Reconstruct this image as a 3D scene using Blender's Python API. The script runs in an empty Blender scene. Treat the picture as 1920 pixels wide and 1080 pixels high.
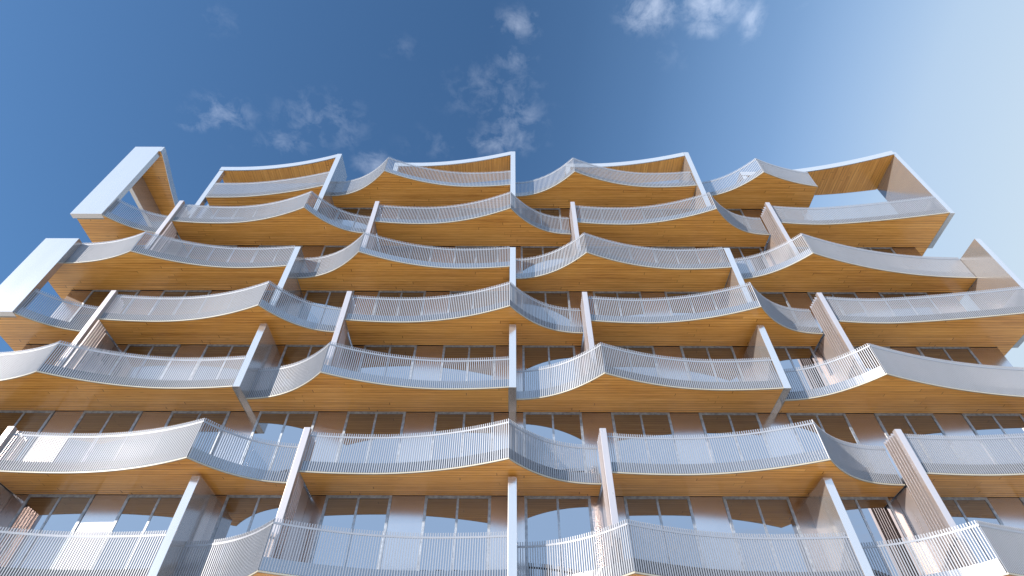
import bpy, math, random
from mathutils import Vector
random.seed(4)
R = math.radians
scene = bpy.context.scene
COL = scene.collection

# ------------------------------------------------------------------ units
# X right, Y into the building (facade wall at Y = 0), Z up; d = distance out from the wall (-Y)
H = 3.2
EYE = 1.6
DIST = 17.32
BAY = 9.52
def soff(k):                       # soffit height of balcony row k (world z)
    return EYE + (2.767 + (k - 1)) * H
FASC = 0.40
RAIL = 1.41

# ------------------------------------------------------------------ materials
def new_mat(name):
    m = bpy.data.materials.new(name); m.use_nodes = True
    nt = m.node_tree
    return m, nt, nt.nodes['Principled BSDF']
def setp(b, **kw):
    names = dict(col='Base Color', met='Metallic', rough='Roughness', ior='IOR', spec='Specular IOR Level',
                 coat='Coat Weight', coatr='Coat Roughness')
    for k, v in kw.items():
        b.inputs[names[k]].default_value = (*v, 1) if k == 'col' else v
def node(nt, t, **kw):
    n = nt.nodes.new(t)
    for k, v in kw.items(): setattr(n, k, v)
    return n
def math_n(nt, op, a, b=None, c=None):
    n = node(nt, 'ShaderNodeMath', operation=op)
    for i, v in enumerate((a, b, c)):
        if v is None: continue
        if isinstance(v, (int, float)): n.inputs[i].default_value = v
        else: nt.links.new(v, n.inputs[i])
    return n.outputs[0]
def ramp(nt, fac, stops, interp='LINEAR'):
    n = node(nt, 'ShaderNodeValToRGB'); nt.links.new(fac, n.inputs[0])
    cr = n.color_ramp; cr.interpolation = interp
    while len(cr.elements) < len(stops): cr.elements.new(0.5)
    for e, (p, c) in zip(cr.elements, stops):
        e.position = p; e.color = (*c, 1) if len(c) == 3 else c
    return n.outputs[0]
def noise(nt, vec, scale, detail=3, rough=0.5, dist=0.0):
    n = node(nt, 'ShaderNodeTexNoise'); nt.links.new(vec, n.inputs['Vector'])
    n.inputs['Scale'].default_value = scale; n.inputs['Detail'].default_value = detail
    n.inputs['Roughness'].default_value = rough; n.inputs['Distortion'].default_value = dist
    return n.outputs[0]
def scaled(nt, vec, sx, sy, sz):
    n = node(nt, 'ShaderNodeVectorMath', operation='MULTIPLY'); nt.links.new(vec, n.inputs[0])
    n.inputs[1].default_value = (sx, sy, sz); return n.outputs[0]
def mixc(nt, fac, a, b, blend='MIX'):
    n = node(nt, 'ShaderNodeMix', data_type='RGBA', blend_type=blend)
    if isinstance(fac, (int, float)): n.inputs[0].default_value = fac
    else: nt.links.new(fac, n.inputs[0])
    for i, v in ((6, a), (7, b)):
        if isinstance(v, tuple): n.inputs[i].default_value = (*v, 1)
        else: nt.links.new(v, n.inputs[i])
    return n.outputs[2]

def wood(name, along_x=True, tint=1.0):
    m, nt, b = new_mat(name)
    pos = node(nt, 'ShaderNodeNewGeometry').outputs['Position']
    sep = node(nt, 'ShaderNodeSeparateXYZ'); nt.links.new(pos, sep.inputs[0])
    u, v = (sep.outputs[0], sep.outputs[1]) if along_x else (sep.outputs[1], sep.outputs[0])
    # plank index across the boards
    w = 0.145
    vi = math_n(nt, 'DIVIDE', v, w)
    fl = math_n(nt, 'FLOOR', vi)
    fr = math_n(nt, 'FRACT', vi)
    # random board lengths: shift along u per board, break every 3 m
    wn = node(nt, 'ShaderNodeTexWhiteNoise', noise_dimensions='1D'); nt.links.new(math_n(nt, 'ADD', fl, 0.37), wn.inputs['W'])
    us = math_n(nt, 'ADD', math_n(nt, 'DIVIDE', u, 7.3), math_n(nt, 'MULTIPLY', wn.outputs[0], 7.0))
    uf = math_n(nt, 'FLOOR', us); ufr = math_n(nt, 'FRACT', us)
    cmb = node(nt, 'ShaderNodeCombineXYZ'); nt.links.new(fl, cmb.inputs[0]); nt.links.new(uf, cmb.inputs[1]); nt.links.new(sep.outputs[2], cmb.inputs[2])
    wn2 = node(nt, 'ShaderNodeTexWhiteNoise', noise_dimensions='3D'); nt.links.new(cmb.outputs[0], wn2.inputs[0])
    cv = node(nt, 'ShaderNodeCombineXYZ'); nt.links.new(u, cv.inputs[0]); nt.links.new(v, cv.inputs[1]); nt.links.new(math_n(nt, 'MULTIPLY', wn2.outputs[0], 23.0), cv.inputs[2])
    g1 = noise(nt, scaled(nt, cv.outputs[0], 0.5, 17, 1), 1.0, 4, 0.62)
    g2 = noise(nt, scaled(nt, cv.outputs[0], 2.2, 60, 1), 1.0, 2, 0.5)
    g3 = noise(nt, scaled(nt, pos, 0.35, 0.5, 0.35), 1.0, 2, 0.5)
    f = math_n(nt, 'ADD', math_n(nt, 'MULTIPLY', g1, 0.62), math_n(nt, 'MULTIPLY', g2, 0.30))
    f = math_n(nt, 'ADD', f, math_n(nt, 'MULTIPLY', math_n(nt, 'SUBTRACT', wn2.outputs[0], 0.5), 0.10))
    f = math_n(nt, 'ADD', f, math_n(nt, 'MULTIPLY', math_n(nt, 'SUBTRACT', g3, 0.5), 0.15))
    t = tint
    c = ramp(nt, f, [(0.24, (0.33*t, 0.125*t, 0.024*t)), (0.40, (0.58*t, 0.262*t, 0.056*t)), (0.56, (0.72*t, 0.355*t, 0.086*t)), (0.72, (0.84*t, 0.47*t, 0.145*t))])
    # small knots, stretched along the grain
    kv = node(nt, 'ShaderNodeTexVoronoi'); nt.links.new(scaled(nt, cv.outputs[0], 0.55, 3.2, 1), kv.inputs['Vector']); kv.inputs['Scale'].default_value = 1.0
    kn = ramp(nt, kv.outputs['Distance'], [(0.03, (1, 1, 1)), (0.075, (0, 0, 0))])
    c = mixc(nt, math_n(nt, 'MULTIPLY', kn, 0.55), c, (0.13, 0.05, 0.015))
    gap = math_n(nt, 'LESS_THAN', math_n(nt, 'MINIMUM', fr, math_n(nt, 'MULTIPLY', ufr, 30.0)), 0.085)
    gap = math_n(nt, 'MULTIPLY', gap, math_n(nt, 'MULTIPLY_ADD', math_n(nt, 'POWER', wn.outputs[0], 2.0), 0.95, 0.25))
    c = mixc(nt, gap, c, (0.09, 0.035, 0.012))
    nt.links.new(c, b.inputs['Base Color'])
    r = math_n(nt, 'MULTIPLY_ADD', g1, 0.14, 0.13)
    nt.links.new(r, b.inputs['Roughness'])
    setp(b, ior=1.5, spec=0.5)
    bp = node(nt, 'ShaderNodeBump'); bp.inputs['Strength'].default_value = 0.12; bp.inputs['Distance'].default_value = 0.01
    nt.links.new(math_n(nt, 'SUBTRACT', g1, gap), bp.inputs['Height']); nt.links.new(bp.outputs[0], b.inputs['Normal'])
    return m

def metal(name, col, met, rough, var=0.06, scale=(2, 2, 0.4), rvar=0.08):
    m, nt, b = new_mat(name)
    setp(b, met=met)
    pos = node(nt, 'ShaderNodeNewGeometry').outputs['Position']
    n = noise(nt, scaled(nt, pos, *scale), 1.0, 4, 0.55)
    c = ramp(nt, n, [(0.3, tuple(x * (1 - var) for x in col)), (0.7, tuple(min(1, x * (1 + var)) for x in col))])
    nt.links.new(c, b.inputs['Base Color'])
    nt.links.new(math_n(nt, 'MULTIPLY_ADD', math_n(nt, 'SUBTRACT', n, 0.5), rvar * 2, rough), b.inputs['Roughness'])
    return m

M = {}
M['wood'] = wood('soffit_timber', True)
M['wood_deep'] = wood('canopy_timber', False, 0.92)
M['white'] = metal('white_coated_metal', (0.52, 0.485, 0.465), 0.75, 0.17, 0.015, (2, 2, 0.4), 0.02)
M['fascia'] = metal('polished_fascia_metal', (0.23, 0.235, 0.25), 0.85, 0.22, 0.02, (2, 2, 0.4), 0.02)
M['trim'] = metal('cream_edge_trim', (0.30, 0.27, 0.21), 0.0, 0.45)
M['silver'] = metal('silver_railing_metal', (0.225, 0.235, 0.262), 0.22, 0.52, 0.03, (2, 2, .4), 0.02)
M['copper'] = metal('pale_copper_panel', (0.50, 0.43, 0.405), 0.65, 0.28, 0.04, (2,2,.4), 0.03)
M['bronze'] = metal('bronze_wall_panel', (0.46, 0.415, 0.40), 1.0, 0.20, 0.04, (0.8, 0.8, 0.25), 0.03)
M['frame'] = metal('brushed_window_metal', (0.30, 0.325, 0.36), 0.7, 0.5, 0.35, (9, 9, 9), 0.15)
# reflective solar glass
m, nt, b = new_mat('mirror_glass'); setp(b, met=1.0, rough=0.015, col=(0.30, 0.30, 0.315)); M['glass'] = m
m, nt, b = new_mat('roof_membrane'); setp(b, rough=0.8, col=(0.35, 0.35, 0.34)); M['roof'] = m

# ground: pale stone paving
m, nt, b = new_mat('stone_paving')
pos = node(nt, 'ShaderNodeNewGeometry').outputs['Position']
br = node(nt, 'ShaderNodeTexBrick'); nt.links.new(pos, br.inputs['Vector'])
br.inputs['Scale'].default_value = 1.0; br.inputs['Brick Width'].default_value = 1.2; br.inputs['Row Height'].default_value = 0.6
br.inputs['Mortar Size'].default_value = 0.012
br.inputs['Color1'].default_value = (0.72, 0.66, 0.57, 1); br.inputs['Color2'].default_value = (0.65, 0.59, 0.51, 1); br.inputs['Mortar'].default_value = (0.2, 0.19, 0.17, 1)
g = noise(nt, pos, 0.35, 5, 0.6)
c = mixc(nt, 0.5, br.outputs[0], ramp(nt, g, [(0.3, (0.62, 0.56, 0.48)), (0.7, (0.76, 0.70, 0.60))]))
nt.links.new(c, b.inputs['Base Color']); setp(b, rough=0.75)
M['paving'] = m

# ------------------------------------------------------------------ mesh helpers
class MB:
    def __init__(s): s.v = []; s.f = []
    def box(s, x0, x1, y0, y1, z0, z1):
        i = len(s.v)
        s.v += [(x0,y0,z0),(x1,y0,z0),(x1,y1,z0),(x0,y1,z0),(x0,y0,z1),(x1,y0,z1),(x1,y1,z1),(x0,y1,z1)]
        s.f += [(i,i+3,i+2,i+1),(i+4,i+5,i+6,i+7),(i,i+1,i+5,i+4),(i+1,i+2,i+6,i+5),(i+2,i+3,i+7,i+6),(i+3,i,i+4,i+7)]
    def obox(s, cx, cy, ux, uy, hw, hd, z0, z1):    # upright bar; (ux,uy) = unit vector along the edge
        i = len(s.v); nx, ny = -uy, ux
        for z in (z0, z1):
            for a, c in ((-1,-1),(1,-1),(1,1),(-1,1)):
                s.v.append((cx + ux*hw*a + nx*hd*c, cy + uy*hw*a + ny*hd*c, z))
        s.f += [(i,i+3,i+2,i+1),(i+4,i+5,i+6,i+7),(i,i+1,i+5,i+4),(i+1,i+2,i+6,i+5),(i+2,i+3,i+7,i+6),(i+3,i,i+4,i+7)]
    def prism(s, front, back, z0, z1, bottom=True):
        """front and back: equally long lists of (x, y); closed band between them"""
        n = len(front); i = len(s.v)
        for z in (z0, z1):
            s.v += [(x, y, z) for x, y in front]
            s.v += [(x, y, z) for x, y in back]
        F0, B0, F1, B1 = i, i + n, i + 2*n, i + 3*n
        for j in range(n - 1):
            s.f.append((F0+j, B0+j, B0+j+1, F0+j+1)); s.f.append((F1+j, F1+j+1, B1+j+1, B1+j))
            s.f.append((F0+j, F0+j+1, F1+j+1, F1+j)); s.f.append((B0+j+1, B0+j, B1+j, B1+j+1))
        s.f.append((B0, F0, F1, B1)); s.f.append((F0+n-1, B0+n-1, B1+n-1, F1+n-1))
    def strip(s, pts, hw, z0, z1):                  # bar that follows a polyline
        n = len(pts); i = len(s.v)
        L = offset(pts, hw); Q = offset(pts, -hw)
        s.prism(L, Q, z0, z1)
    def mesh(s, name, mat, bevel=0):
        me = bpy.data.meshes.new(name); me.from_pydata(s.v, [], s.f); me.update()
        me.materials.append(mat); return me

def offset(pts, o):
    """offset polyline to its outer side (towards -Y for a path that runs +X)"""
    out = []
    n = len(pts)
    for i, p in enumerate(pts):
        ns = []
        for a, c in ((i-1, i), (i, i+1)):
            if a < 0 or c >= n: continue
            dx, dy = pts[c][0]-pts[a][0], pts[c][1]-pts[a][1]
            l = math.hypot(dx, dy) or 1
            ns.append((dy/l, -dx/l))
        nx = sum(q[0] for q in ns)/len(ns); ny = sum(q[1] for q in ns)/len(ns)
        l2 = max(nx*nx + ny*ny, 0.4)
        out.append((p[0] + nx*o/l2, p[1] + ny*o/l2))
    return out

def link(name, me, parent, loc=(0,0,0)):
    o = bpy.data.objects.new(name, me); COL.objects.link(o); o.location = loc
    if parent: o.parent = parent
    return o
def bevel(o, w=0.012, seg=2):
    b = o.modifiers.new('edge', 'BEVEL'); b.width = w; b.segments = seg; b.limit_method = 'ANGLE'

# ------------------------------------------------------------------ the building
building = bpy.data.objects.new('apartment_building', None); COL.objects.link(building)
building['label'] = 'tall apartment building with rippling timber-lined balconies and white metal railings under blue sky'
building['category'] = 'building'

# --- plan outline of the balcony edges (d against x)
def e_std(t, p):
    if t < 3.12: return 0.76 + 1.50 * (max(t, 0) / 3.12) ** p
    if t < 7.35: return 1.35 + 0.91 * ((7.35 - t) / 4.23) ** 2
    return 1.35 + 0.13 * ((t - 7.35) / 2.15) ** 2
XP = [-15.97, -6.45, 3.04, 12.52]                  # right faces of the copper dividers
XF = [-9.52, 0.03, 9.53]                            # centres of the white fins
def e_odd_left(x):                                  # left end bay of the odd rows
    t = -15.97 - x
    return 0.70 + 1.11 * (max(t, 0) / 3.1) ** 2.5
def e_odd_right(x):
    return 1.38 + (0.70 * ((x - 14.6) / 5.6) ** 1.4 if x > 14.6 else 0.12 * ((14.6 - x) / 2.1) ** 2)
def e_even_left(x):
    if x < -15.97: return 1.58 + 0.67 * (max(x + 19.3, 0) / 3.33) ** 2.2
    return e_std(x + 19.09, 2.25)
def e_even_right(x):
    if x < 12.6: return e_std(x - 9.48, 2.25)
    return 0.90 + 1.36 * ((20.3 - x) / 7.7) ** 2.05
def e_top_left(x):
    return 0.65 + 0.78 * (max(x + 15.0, 0) / 5.5) ** 1.8

def samples(f, x0, x1, peak=None):
    n = max(8, int((x1 - x0) / 0.22))
    xs = [x0 + (x1 - x0) * i / n for i in range(n + 1)]
    if peak is not None and x0 < peak < x1:
        xs = sorted([x for x in xs if abs(x - peak) > 0.06 or x in (x0, x1)] + [peak])
    return [(x, -f(x)) for x in xs]

def make_balcony(front, z, back_of, side_left=None, side_right=None, cut_left=0.0, cut_right=0.0):
    """front: [(x, y)] edge from left to right; side_*: y where a side return ends"""
    path = list(front)
    if side_left is not None: path = [(front[0][0], side_left)] + path
    if side_right is not None: path = path + [(front[-1][0], side_right)]
    # slab body (columns of quads between edge and the back line)
    def columns(fr, inset):
        out_f, out_b = [], []
        for i, (x, y) in enumerate(fr):
            out_f.append((x, y + inset)); out_b.append((x, back_of(x)))
        return out_f, out_b
    fr = list(front)
    xs = [p[0] for p in fr]
    for xc in (-19.62, 19.62):                      # corner of the wall: the slab wraps round it
        if xs[0] < xc < xs[-1]:
            j = max(i for i, x in enumerate(xs) if x < xc)
            t = (xc - xs[j]) / (xs[j+1] - xs[j]); yy = fr[j][1] + t * (fr[j+1][1] - fr[j][1])
            fr = fr[:j+1] + [(xc - 1e-3, yy), (xc + 1e-3, yy)] + fr[j+1:]
            xs = [p[0] for p in fr]
    lo, hi = (0.05 if side_left is not None else 0), (0.05 if side_right is not None else 0)
    s = MB()
    f2, b2 = columns(fr, 0.055)
    f2[0] = (f2[0][0] + lo, f2[0][1]); b2[0] = (b2[0][0] + lo, b2[0][1])
    f2[-1] = (f2[-1][0] - hi, f2[-1][1]); b2[-1] = (b2[-1][0] - hi, b2[-1][1])
    s.prism(f2, b2, 0.045, FASC)
    slab = link('balcony', s.mesh('balcony_slab', M['fascia']), building, (0, 0, z))
    t = MB(); f3, b3 = columns(fr, 0.0); t.prism(f3, b3, 0.0, 0.043)
    link('edge_trim', t.mesh('edge_trim', M['trim']), slab)
    w = MB()
    f4, b4 = columns(fr, 0.035)
    f4[0] = (f4[0][0] + 0.02, f4[0][1]); b4[0] = (b4[0][0] + 0.02, b4[0][1])
    f4[-1] = (f4[-1][0] - 0.02, f4[-1][1]); b4[-1] = (b4[-1][0] - 0.02, b4[-1][1])
    n = len(f4)
    w.v = [(x, y, -0.004) for x, y in f4] + [(x, y, -0.004) for x, y in b4]
    w.f = [(i, n + i, n + i + 1, i + 1) for i in range(n - 1)]
    link('timber_soffit', w.mesh('timber_soffit', M['wood']), slab)
    # balusters at even spacing along the edge
    inner = offset(path, -0.028)
    b = MB(); step = 0.0710
    pos = 0.03
    for i in range(len(inner) - 1):
        (xa, ya), (xb, yb) = inner[i], inner[i+1]
        L = math.hypot(xb - xa, yb - ya)
        ux, uy = (xb - xa) / L, (yb - ya) / L
        while pos < L:
            b.obox(xa + ux*pos, ya + uy*pos, ux, uy, 0.0142, 0.0150, 0.06, RAIL)
            pos += step
        pos -= L
    link('baluster_row', b.mesh('baluster_row', M['silver']), slab)
    h = MB(); h.strip(offset(path, -0.022), 0.011, RAIL - 0.160, RAIL - 0.105)
    link('handrail', h.mesh('handrail', M['silver']), slab)
    return slab

def back_wall(x): return -0.03 if abs(x) < 19.62 else 2.2
XR = 20.22
for k in range(0, 7):
    z = soff(k)
    if k % 2:                                       # rows with copper dividers
        make_balcony([(-20.36, -1.585), (-19.9, -1.585), (-19.5, -1.585), (-19.07, -1.585)] + samples(e_odd_left, -19.05, XP[0] - 0.24), z, back_wall, side_left=2.1)
        for a, c in ((0, 1), (1, 2), (2, 3)):
            f = (lambda x, c=c: e_std(XP[c] - x, 2.6))
            make_balcony(samples(f, XP[a], XP[c] - 0.22, XP[c] - 3.12), z, back_wall)
        make_balcony(samples(e_odd_right, XP[3], XR), z, back_wall, side_right=2.1)
    else:
        fh = 0.13
        last = k == 6
        if last:
            make_balcony(samples(e_top_left, -15.95, XF[0] - fh), z, lambda x: -0.03)
        else:
            make_balcony(samples(e_even_left, -20.36, XF[0] - fh, -15.97), z, back_wall, side_left=2.1)
        for a in (0, 1):
            f = (lambda x, a=a: e_std(x - XF[a] + 0.02, 2.25))
            make_balcony(samples(f, XF[a] + fh, XF[a+1] - fh, XF[a] + 3.1), z, back_wall)
        if last:
            f = lambda x: e_std(x - 9.48, 2.25)
            make_balcony(samples(f, XF[2] + fh, 15.62, 12.6), z, lambda x: -0.03, side_right=0.5)
        else:
            make_balcony(samples(e_even_right, XF[2] + fh, XR, 12.6), z, back_wall, side_right=2.1)

# --- walls, roof
w = MB(); w.box(-19.6, 19.6, 0, 11, 0.0, soff(5) + FASC - 0.02)
link('wall', w.mesh('main_wall', M['bronze']), building)
w = MB(); w.box(-16.2, 15.55, 0.0, 10, soff(5) + FASC - 0.02, soff(6) + FASC - 0.02)
link('wall', w.mesh('top_storey_wall', M['bronze']), building)
w = MB(); w.box(-16.1, 15.45, 0.1, 9.9, soff(6) + FASC - 0.02, soff(6) + FASC + 0.12)
link('roof', w.mesh('roof_deck', M['roof']), building)

# --- windows
def window_meshes():
    W, HT, fw = 2.11, H - FASC - 0.05, 0.085
    fr = MB()
    fr.box(0, fw, -0.03, 0.02, 0, HT); fr.box(W - fw, W, -0.03, 0.02, 0, HT)
    fr.box(fw, W - fw, -0.03, 0.02, HT - fw, HT); fr.box(fw, W - fw, -0.03, 0.02, 0, fw)
    fr.box(W/2 - 0.035, W/2 + 0.035, -0.026, 0.02, fw, HT - fw)
    p = MB(); p.box(0, W/2 - 0.035 - fw, -0.012, 0.01, 0, HT - 2*fw)
    return fr.mesh('window_frame', M['frame']), p.mesh('window_pane', M['glass']), W, HT, fw
fm, pm, WW, WH, FW = window_meshes()
first = None
for k in range(-1, 6):
    ztop = soff(k + 1) - 0.008
    for i in range(-6, 6):
        x0 = 0.42 + 3.178 * i
        if k == 5 and (x0 < -16.2 or x0 + WW > 15.5): continue
        o = link('window', fm, building, (x0, 0, ztop - WH))
        link('pane', pm, o, (FW, 0, FW)); link('pane', pm, o, (WW/2 + 0.035, 0, FW))

# --- white fins
def fin(x0, x1, d0, d1, z0, z1, name='white_fin'):
    w = MB(); w.box(x0, x1, -d1, -d0, z0, z1)
    o = link(name, w.mesh(name, M['white']), building); bevel(o, 0.01)
    return o
TOPZ = 28.0 + EYE
for i, xc in enumerate(XF):
    a, c = xc - 0.13, xc + 0.13
    dt = (1.42, 1.6, 1.58)[i]
    fin(a, c, -0.04 if i else -0.04, dt, soff(5) + FASC, TOPZ - 0.003)     # roof canopy down to the row below
    fin(a, c, -0.02, 1.47, soff(3) + FASC, soff(4) + 1.32)
    fin(a, c, -0.02, 1.47, soff(2), soff(3) - 0.2)
    fin(a, c, -0.02, 1.47, 0.0, soff(1) - 0.13)
# right end fins, left end piers
for z0, z1 in ((soff(5), 27.25 + EYE), (soff(3), soff(4) + 1.3), (soff(1), soff(2) + 1.3)):
    fin(XR + 0.003, XR + 0.25, -0.04, 2.05, z0, z1)
    fin(-20.53, -19.06, 1.60, 1.87, z0, z1 + (0.65 if z1 > 28 else 0.05), 'white_pier')

# --- roof canopies
def canopy(x0, x1, ff, rf, ztop, th=0.35, wd='wood_deep', post=None):
    n = 26; xs = [x0 + (x1 - x0) * i / n for i in range(n + 1)]
    F = [(x, -ff(x)) for x in xs]; B = [(x, -rf(x)) for x in xs]
    c = MB(); c.prism(F, B, ztop - th, ztop)
    o = link('roof_canopy', c.mesh('canopy_band', M['white']), building)
    s = MB(); F2 = [(x, y + 0.05) for x, y in F]; B2 = [(x, y - 0.02) for x, y in B]
    m_ = len(F2); zz = ztop - th - 0.004
    s.v = [(x, y, zz) for x, y in F2] + [(x, y, zz) for x, y in B2]
    s.f = [(i, m_ + i, m_ + i + 1, i + 1) for i in range(m_ - 1)]
    link('canopy_soffit', s.mesh('canopy_soffit', M[wd]), o)
    if post:
        p = MB(); p.box(*post); q = link('canopy_post', p.mesh('canopy_post', M['white']), o); bevel(q, 0.008)
    return o
zb = soff(5) + FASC
canopy(-16.32, XF[0] - 0.133, lambda x: 0.58 + 0.84 * (max(0, x + 15.6) / 6.0) ** 2.0, lambda x: -0.28 + 0.3 * (max(0, x + 13) / 4) ** 2, TOPZ - 0.02,
       post=(-16.32, -16.06, -0.56, -0.30, soff(5) + FASC, TOPZ - 0.372))
canopy(-6.55, XF[1] - 0.133, lambda x: 0.86 + 0.72 * (max(0, x + 5.3) / 5.2) ** 1.8, lambda x: -0.28 + 0.34 * (max(0, x + 3.9) / 4) ** 1.6, TOPZ + 0.02,
       post=(-6.55, -6.29, -0.85, -0.60, soff(6) + FASC, TOPZ - 0.332))
canopy(2.95, XF[2] - 0.133, lambda x: 0.84 + 0.72 * (max(0, x - 4.3) / 5.1) ** 1.8, lambda x: -0.28 + 0.34 * (max(0, x - 5.6) / 4) ** 1.6, TOPZ + 0.02,
       post=(2.95, 3.21, -0.83, -0.58, soff(6) + FASC, TOPZ - 0.332))
ZL = 27.27 + EYE
canopy(12.5, XR, lambda x: 0.80 + 1.32 * (max(0, x - 13.5) / 6.7) ** 1.7, lambda x: -0.52 + 0.42 * (max(0, x - 16.0) / 4.2) ** 1.7, ZL,
       post=(12.5, 12.76, -0.78, -0.5, soff(6) + FASC, ZL - 0.352))
# left end canopy: runs back along the side of the building
ZS = 27.88 + EYE
pts_r = [(-18.93, -1.865), (-18.955, -1.58), (-19.04, -1.1), (-19.19, -0.4), (-19.36, 0.43), (-19.50, 1.2), (-19.62, 1.93), (-19.75, 2.8)]
pts_l = [(-20.62, y) for _, y in pts_r]
pts_l[0] = (-19.057, -1.865); pts_l[1] = (-19.057, -1.597); pts_l[2] = (-20.62, -1.58)
c = MB()
nn = len(pts_r)
c.prism(pts_l, pts_r, ZS - 0.45, ZS)
cl = link('roof_canopy', c.mesh('side_canopy_band', M['white']), building)
s = MB(); s.v = [(x, y, ZS - 0.454) for x, y in pts_l] + [(x - 0.03, y + (0.04 if i == 0 else 0), ZS - 0.454) for i, (x, y) in enumerate(pts_r)]
s.f = [(i, i + 1, nn + i + 1, nn + i) for i in range(nn - 1)]
link('canopy_soffit', s.mesh('side_canopy_soffit', M['wood']), cl)
c = MB(); c.box(-20.85, -20.623, -1.55, 2.8, 26.25 + EYE, ZS - 0.003)
o = link('side_beam', c.mesh('side_beam', M['white']), cl); bevel(o, 0.01)

# --- copper dividers
def divider(xr, z0, z1, zs):
    p = MB(); p.box(xr - 0.215, xr - 0.005, -1.60, -1.44, z0, z1)
    o = link('copper_divider', p.mesh('divider_post', M['copper']), building); bevel(o, 0.012)
    for j in range(5):
        d = 1.33 - 0.125 * j
        b = MB(); b.box(xr - 0.205, xr - 0.012, -d, -d + 0.038, z0, z1)
        q = link('blade', b.mesh('divider_blade', M['copper']), o); bevel(q, 0.006)
    s = MB(); s.box(xr - 0.17, xr - 0.05, -0.70, -0.002, z0, zs - 0.006)
    q = link('solid_panel', s.mesh('divider_panel', M['copper']), o); bevel(q, 0.008)
for k in (1, 3, 5):
    for xp in XP: divider(xp, soff(k - 1) + FASC + 0.002, soff(k) + 1.5, soff(k))

# ------------------------------------------------------------------ ground
g = MB(); g.v = [(-1500, -1500, 0), (1500, -1500, 0), (1500, 1500, 0), (-1500, 1500, 0)]; g.f = [(0, 1, 2, 3)]
gr = link('ground', g.mesh('ground', M['paving']), None, (0, 0, -0.002)); gr['kind'] = 'structure'

# ------------------------------------------------------------------ camera
cam = bpy.data.cameras.new('camera'); cam.lens = 1066 / 1920 * 36; cam.sensor_width = 36; cam.clip_end = 5000; cam.clip_start = 0.1
co = bpy.data.objects.new('camera', cam); COL.objects.link(co)
from mathutils import Matrix
pitch = R(90 + 47.17)
co.matrix_world = Matrix.Translation((0, -DIST, EYE)) @ Matrix.Rotation(pitch, 4, 'X') @ Matrix.Rotation(0.0031, 4, 'Z')
scene.camera = co

# ------------------------------------------------------------------ light
AZ, EL = R(-54), R(21)            # sun behind the camera, to the left, low
sd = Vector((math.sin(AZ) * math.cos(EL), -math.cos(AZ) * math.cos(EL), math.sin(EL)))
sun = bpy.data.lights.new('sun', 'SUN'); sun.energy = 2.9; sun.angle = R(0.53); sun.color = (1.0, 0.91, 0.80)
so = bpy.data.objects.new('sun', sun); COL.objects.link(so)
so.rotation_euler = sd.to_track_quat('Z', 'Y').to_euler(); so.location = (-20, -40, 40)

world = bpy.data.worlds.new('World'); scene.world = world; world.use_nodes = True
nt = world.node_tree; bg = nt.nodes['Background']
sky = node(nt, 'ShaderNodeTexSky', sky_type='NISHITA'); sky.sun_disc = False
sky.sun_elevation = EL; sky.sun_rotation = math.atan2(sd.x, sd.y)
sky.air_density = 1.0; sky.dust_density = 0.6; sky.ozone_density = 2.5; sky.altitude = 100
geo = node(nt, 'ShaderNodeTexCoord').outputs['Generated']
sp = node(nt, 'ShaderNodeSeparateXYZ'); nt.links.new(geo, sp.inputs[0])
dx, dy, dz = sp.outputs
zc = math_n(nt, 'MAXIMUM', dz, 0.03)
px = math_n(nt, 'DIVIDE', dx, zc); py = math_n(nt, 'DIVIDE', dy, zc)
cv = node(nt, 'ShaderNodeCombineXYZ'); nt.links.new(px, cv.inputs[0]); nt.links.new(py, cv.inputs[1])
plane = cv.outputs[0]
# pale high haze that thickens to the right
p_, f_ = R(47.17), 1066.0
def dirn(x, y):
    u, v = x - 960, 540 - y
    return Vector((u, f_*math.cos(p_) - v*math.sin(p_), f_*math.sin(p_) + v*math.cos(p_)))
def cell(x, y):
    d = dirn(x, y); return d.x / d.z, d.y / d.z
veil_in = math_n(nt, 'ADD', dx, math_n(nt, 'MULTIPLY', dy, 0.10))
veil = ramp(nt, math_n(nt, 'MULTIPLY_ADD', veil_in, 0.5, 0.5), [(0.50, (0, 0, 0)), (0.57, (.06, .06, .06)), (0.63, (.16, .16, .16)), (0.72, (.44, .44, .44)), (0.80, (.85, .85, .85)), (0.86, (1, 1, 1))])
base = mixc(nt, 1.0, sky.outputs[0], (0.80, 1.12, 1.32), 'MULTIPLY')
vcol = mixc(nt, math_n(nt, 'POWER', veil, 1.6), (2.55, 4.7, 8.2), (4.35, 5.3, 6.2))
col = mixc(nt, math_n(nt, 'MULTIPLY', veil, 0.97), base, vcol)
# brighter hazy sky around and beneath the sun, behind the viewer
bh = ramp(nt, math_n(nt, 'MULTIPLY_ADD', dy, 0.5, 0.5), [(0.20, (1, 1, 1)), (0.36, (.8, .8, .8)), (0.50, (0, 0, 0))])
col = mixc(nt, math_n(nt, 'MULTIPLY', bh, 0.85), col, (7.4, 10.6, 15.2))
# broken wisps: fine noise gated by cloud patches
blobs = [(400, 40, 45, 28, .42), (970, 45, 45, 30, .7), (965, 110, 40, 30, .6), (930, 170, 90, 60, .55), (960, 225, 55, 55, .65), (940, 265, 70, 25, .7),
         (750, 90, 40, 22, .4), (365, 238, 30, 12, .7), (415, 215, 55, 35, .7), (600, 225, 75, 50, .62), (535, 268, 50, 25, .6), (700, 305, 35, 25, .7),
         (1215, 20, 50, 40, 1.0), (1335, 12, 60, 30, 1.0), (1322, 50, 35, 22, .8), (1410, 38, 22, 35, .85), (1268, 100, 40, 25, .45), (820, 270, 60, 30, .45), (1500, 12, 30, 15, .4)]
blobs += [(900, 200, 45, 30, .35), (1000, 190, 30, 30, .4), (480, 270, 40, 18, .45), (640, 260, 40, 25, .5), (860, 130, 30, 18, .3), (430, 195, 30, 20, .4), (1265, 45, 30, 18, .4)]
tot = None
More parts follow.
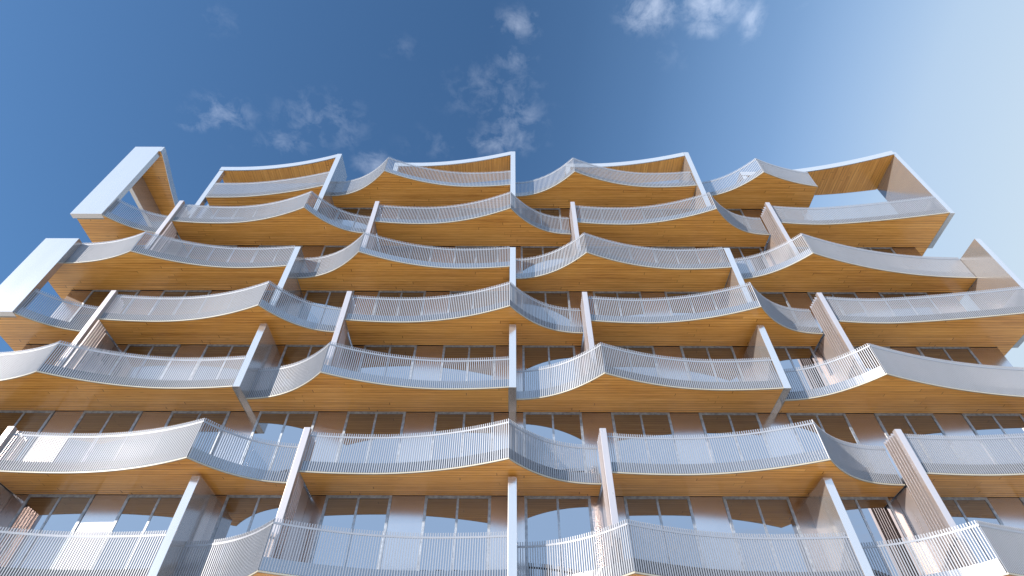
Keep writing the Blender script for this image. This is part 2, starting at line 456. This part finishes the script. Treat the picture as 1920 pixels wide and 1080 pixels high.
for x, y, rx, ry, s_ in blobs:
    cx, cy = cell(x, y); ax, _ = cell(x + rx, y); _, ay = cell(x, y - ry)
    ex = math_n(nt, 'MULTIPLY', math_n(nt, 'SUBTRACT', px, cx), 1 / abs(ax - cx))
    ey = math_n(nt, 'MULTIPLY', math_n(nt, 'SUBTRACT', py, cy), 1 / abs(ay - cy))
    r2 = math_n(nt, 'ADD', math_n(nt, 'MULTIPLY', ex, ex), math_n(nt, 'MULTIPLY', ey, ey))
    w_ = math_n(nt, 'MULTIPLY', math_n(nt, 'MAXIMUM', math_n(nt, 'SUBTRACT', 1.0, math_n(nt, 'MULTIPLY', r2, 0.33)), 0.0), s_)
    tot = w_ if tot is None else math_n(nt, 'MAXIMUM', tot, w_)
front = math_n(nt, 'MULTIPLY', tot, math_n(nt, 'GREATER_THAN', dz, 0.1))
# scattered clouds in the half of the sky behind the viewer (seen in the reflecting glass)
bn = noise(nt, plane, 1.1, 4, 0.55)
behind = math_n(nt, 'MULTIPLY', ramp(nt, bn, [(0.48, (0, 0, 0)), (0.62, (1, 1, 1))]), ramp(nt, math_n(nt, 'MULTIPLY_ADD', dy, 0.5, 0.5), [(0.35, (1, 1, 1)), (0.47, (0, 0, 0))]))
behind = math_n(nt, 'MULTIPLY', behind, ramp(nt, math_n(nt, 'MULTIPLY_ADD', dx, 0.5, 0.5), [(0.45, (.3, .3, .3)), (0.6, (1, 1, 1))]))
gate = math_n(nt, 'MAXIMUM', front, behind)
fine = noise(nt, plane, 24.0, 8, 0.68, 0.3)
med = noise(nt, plane, 6.0, 3, 0.5)
fn = math_n(nt, 'ADD', math_n(nt, 'MULTIPLY', fine, 0.7), math_n(nt, 'MULTIPLY', med, 0.3))
cm = math_n(nt, 'MULTIPLY', math_n(nt, 'SUBTRACT', math_n(nt, 'ADD', fn, math_n(nt, 'MULTIPLY', gate, 0.26)), 0.59), 3.2)
cm = math_n(nt, 'MULTIPLY', math_n(nt, 'MINIMUM', math_n(nt, 'MAXIMUM', cm, 0.0), 1.0), math_n(nt, 'MINIMUM', math_n(nt, 'MULTIPLY', gate, 1.3), 1.0))
col = mixc(nt, math_n(nt, 'MULTIPLY', cm, math_n(nt, 'MULTIPLY_ADD', gate, 0.40, 0.02)), col, (8.0, 8.7, 10.2))
nt.links.new(col, bg.inputs[0]); bg.inputs[1].default_value = 0.0535

vs = scene.view_settings
vs.view_transform = 'Standard'; vs.look = 'None'; vs.exposure = 1.43; vs.gamma = 1.0
scene.cycles.max_bounces = 10; scene.cycles.glossy_bounces = 6; scene.cycles.diffuse_bounces = 4
scene.cycles.use_denoising = True
scene.cycles.sample_clamp_indirect = 6
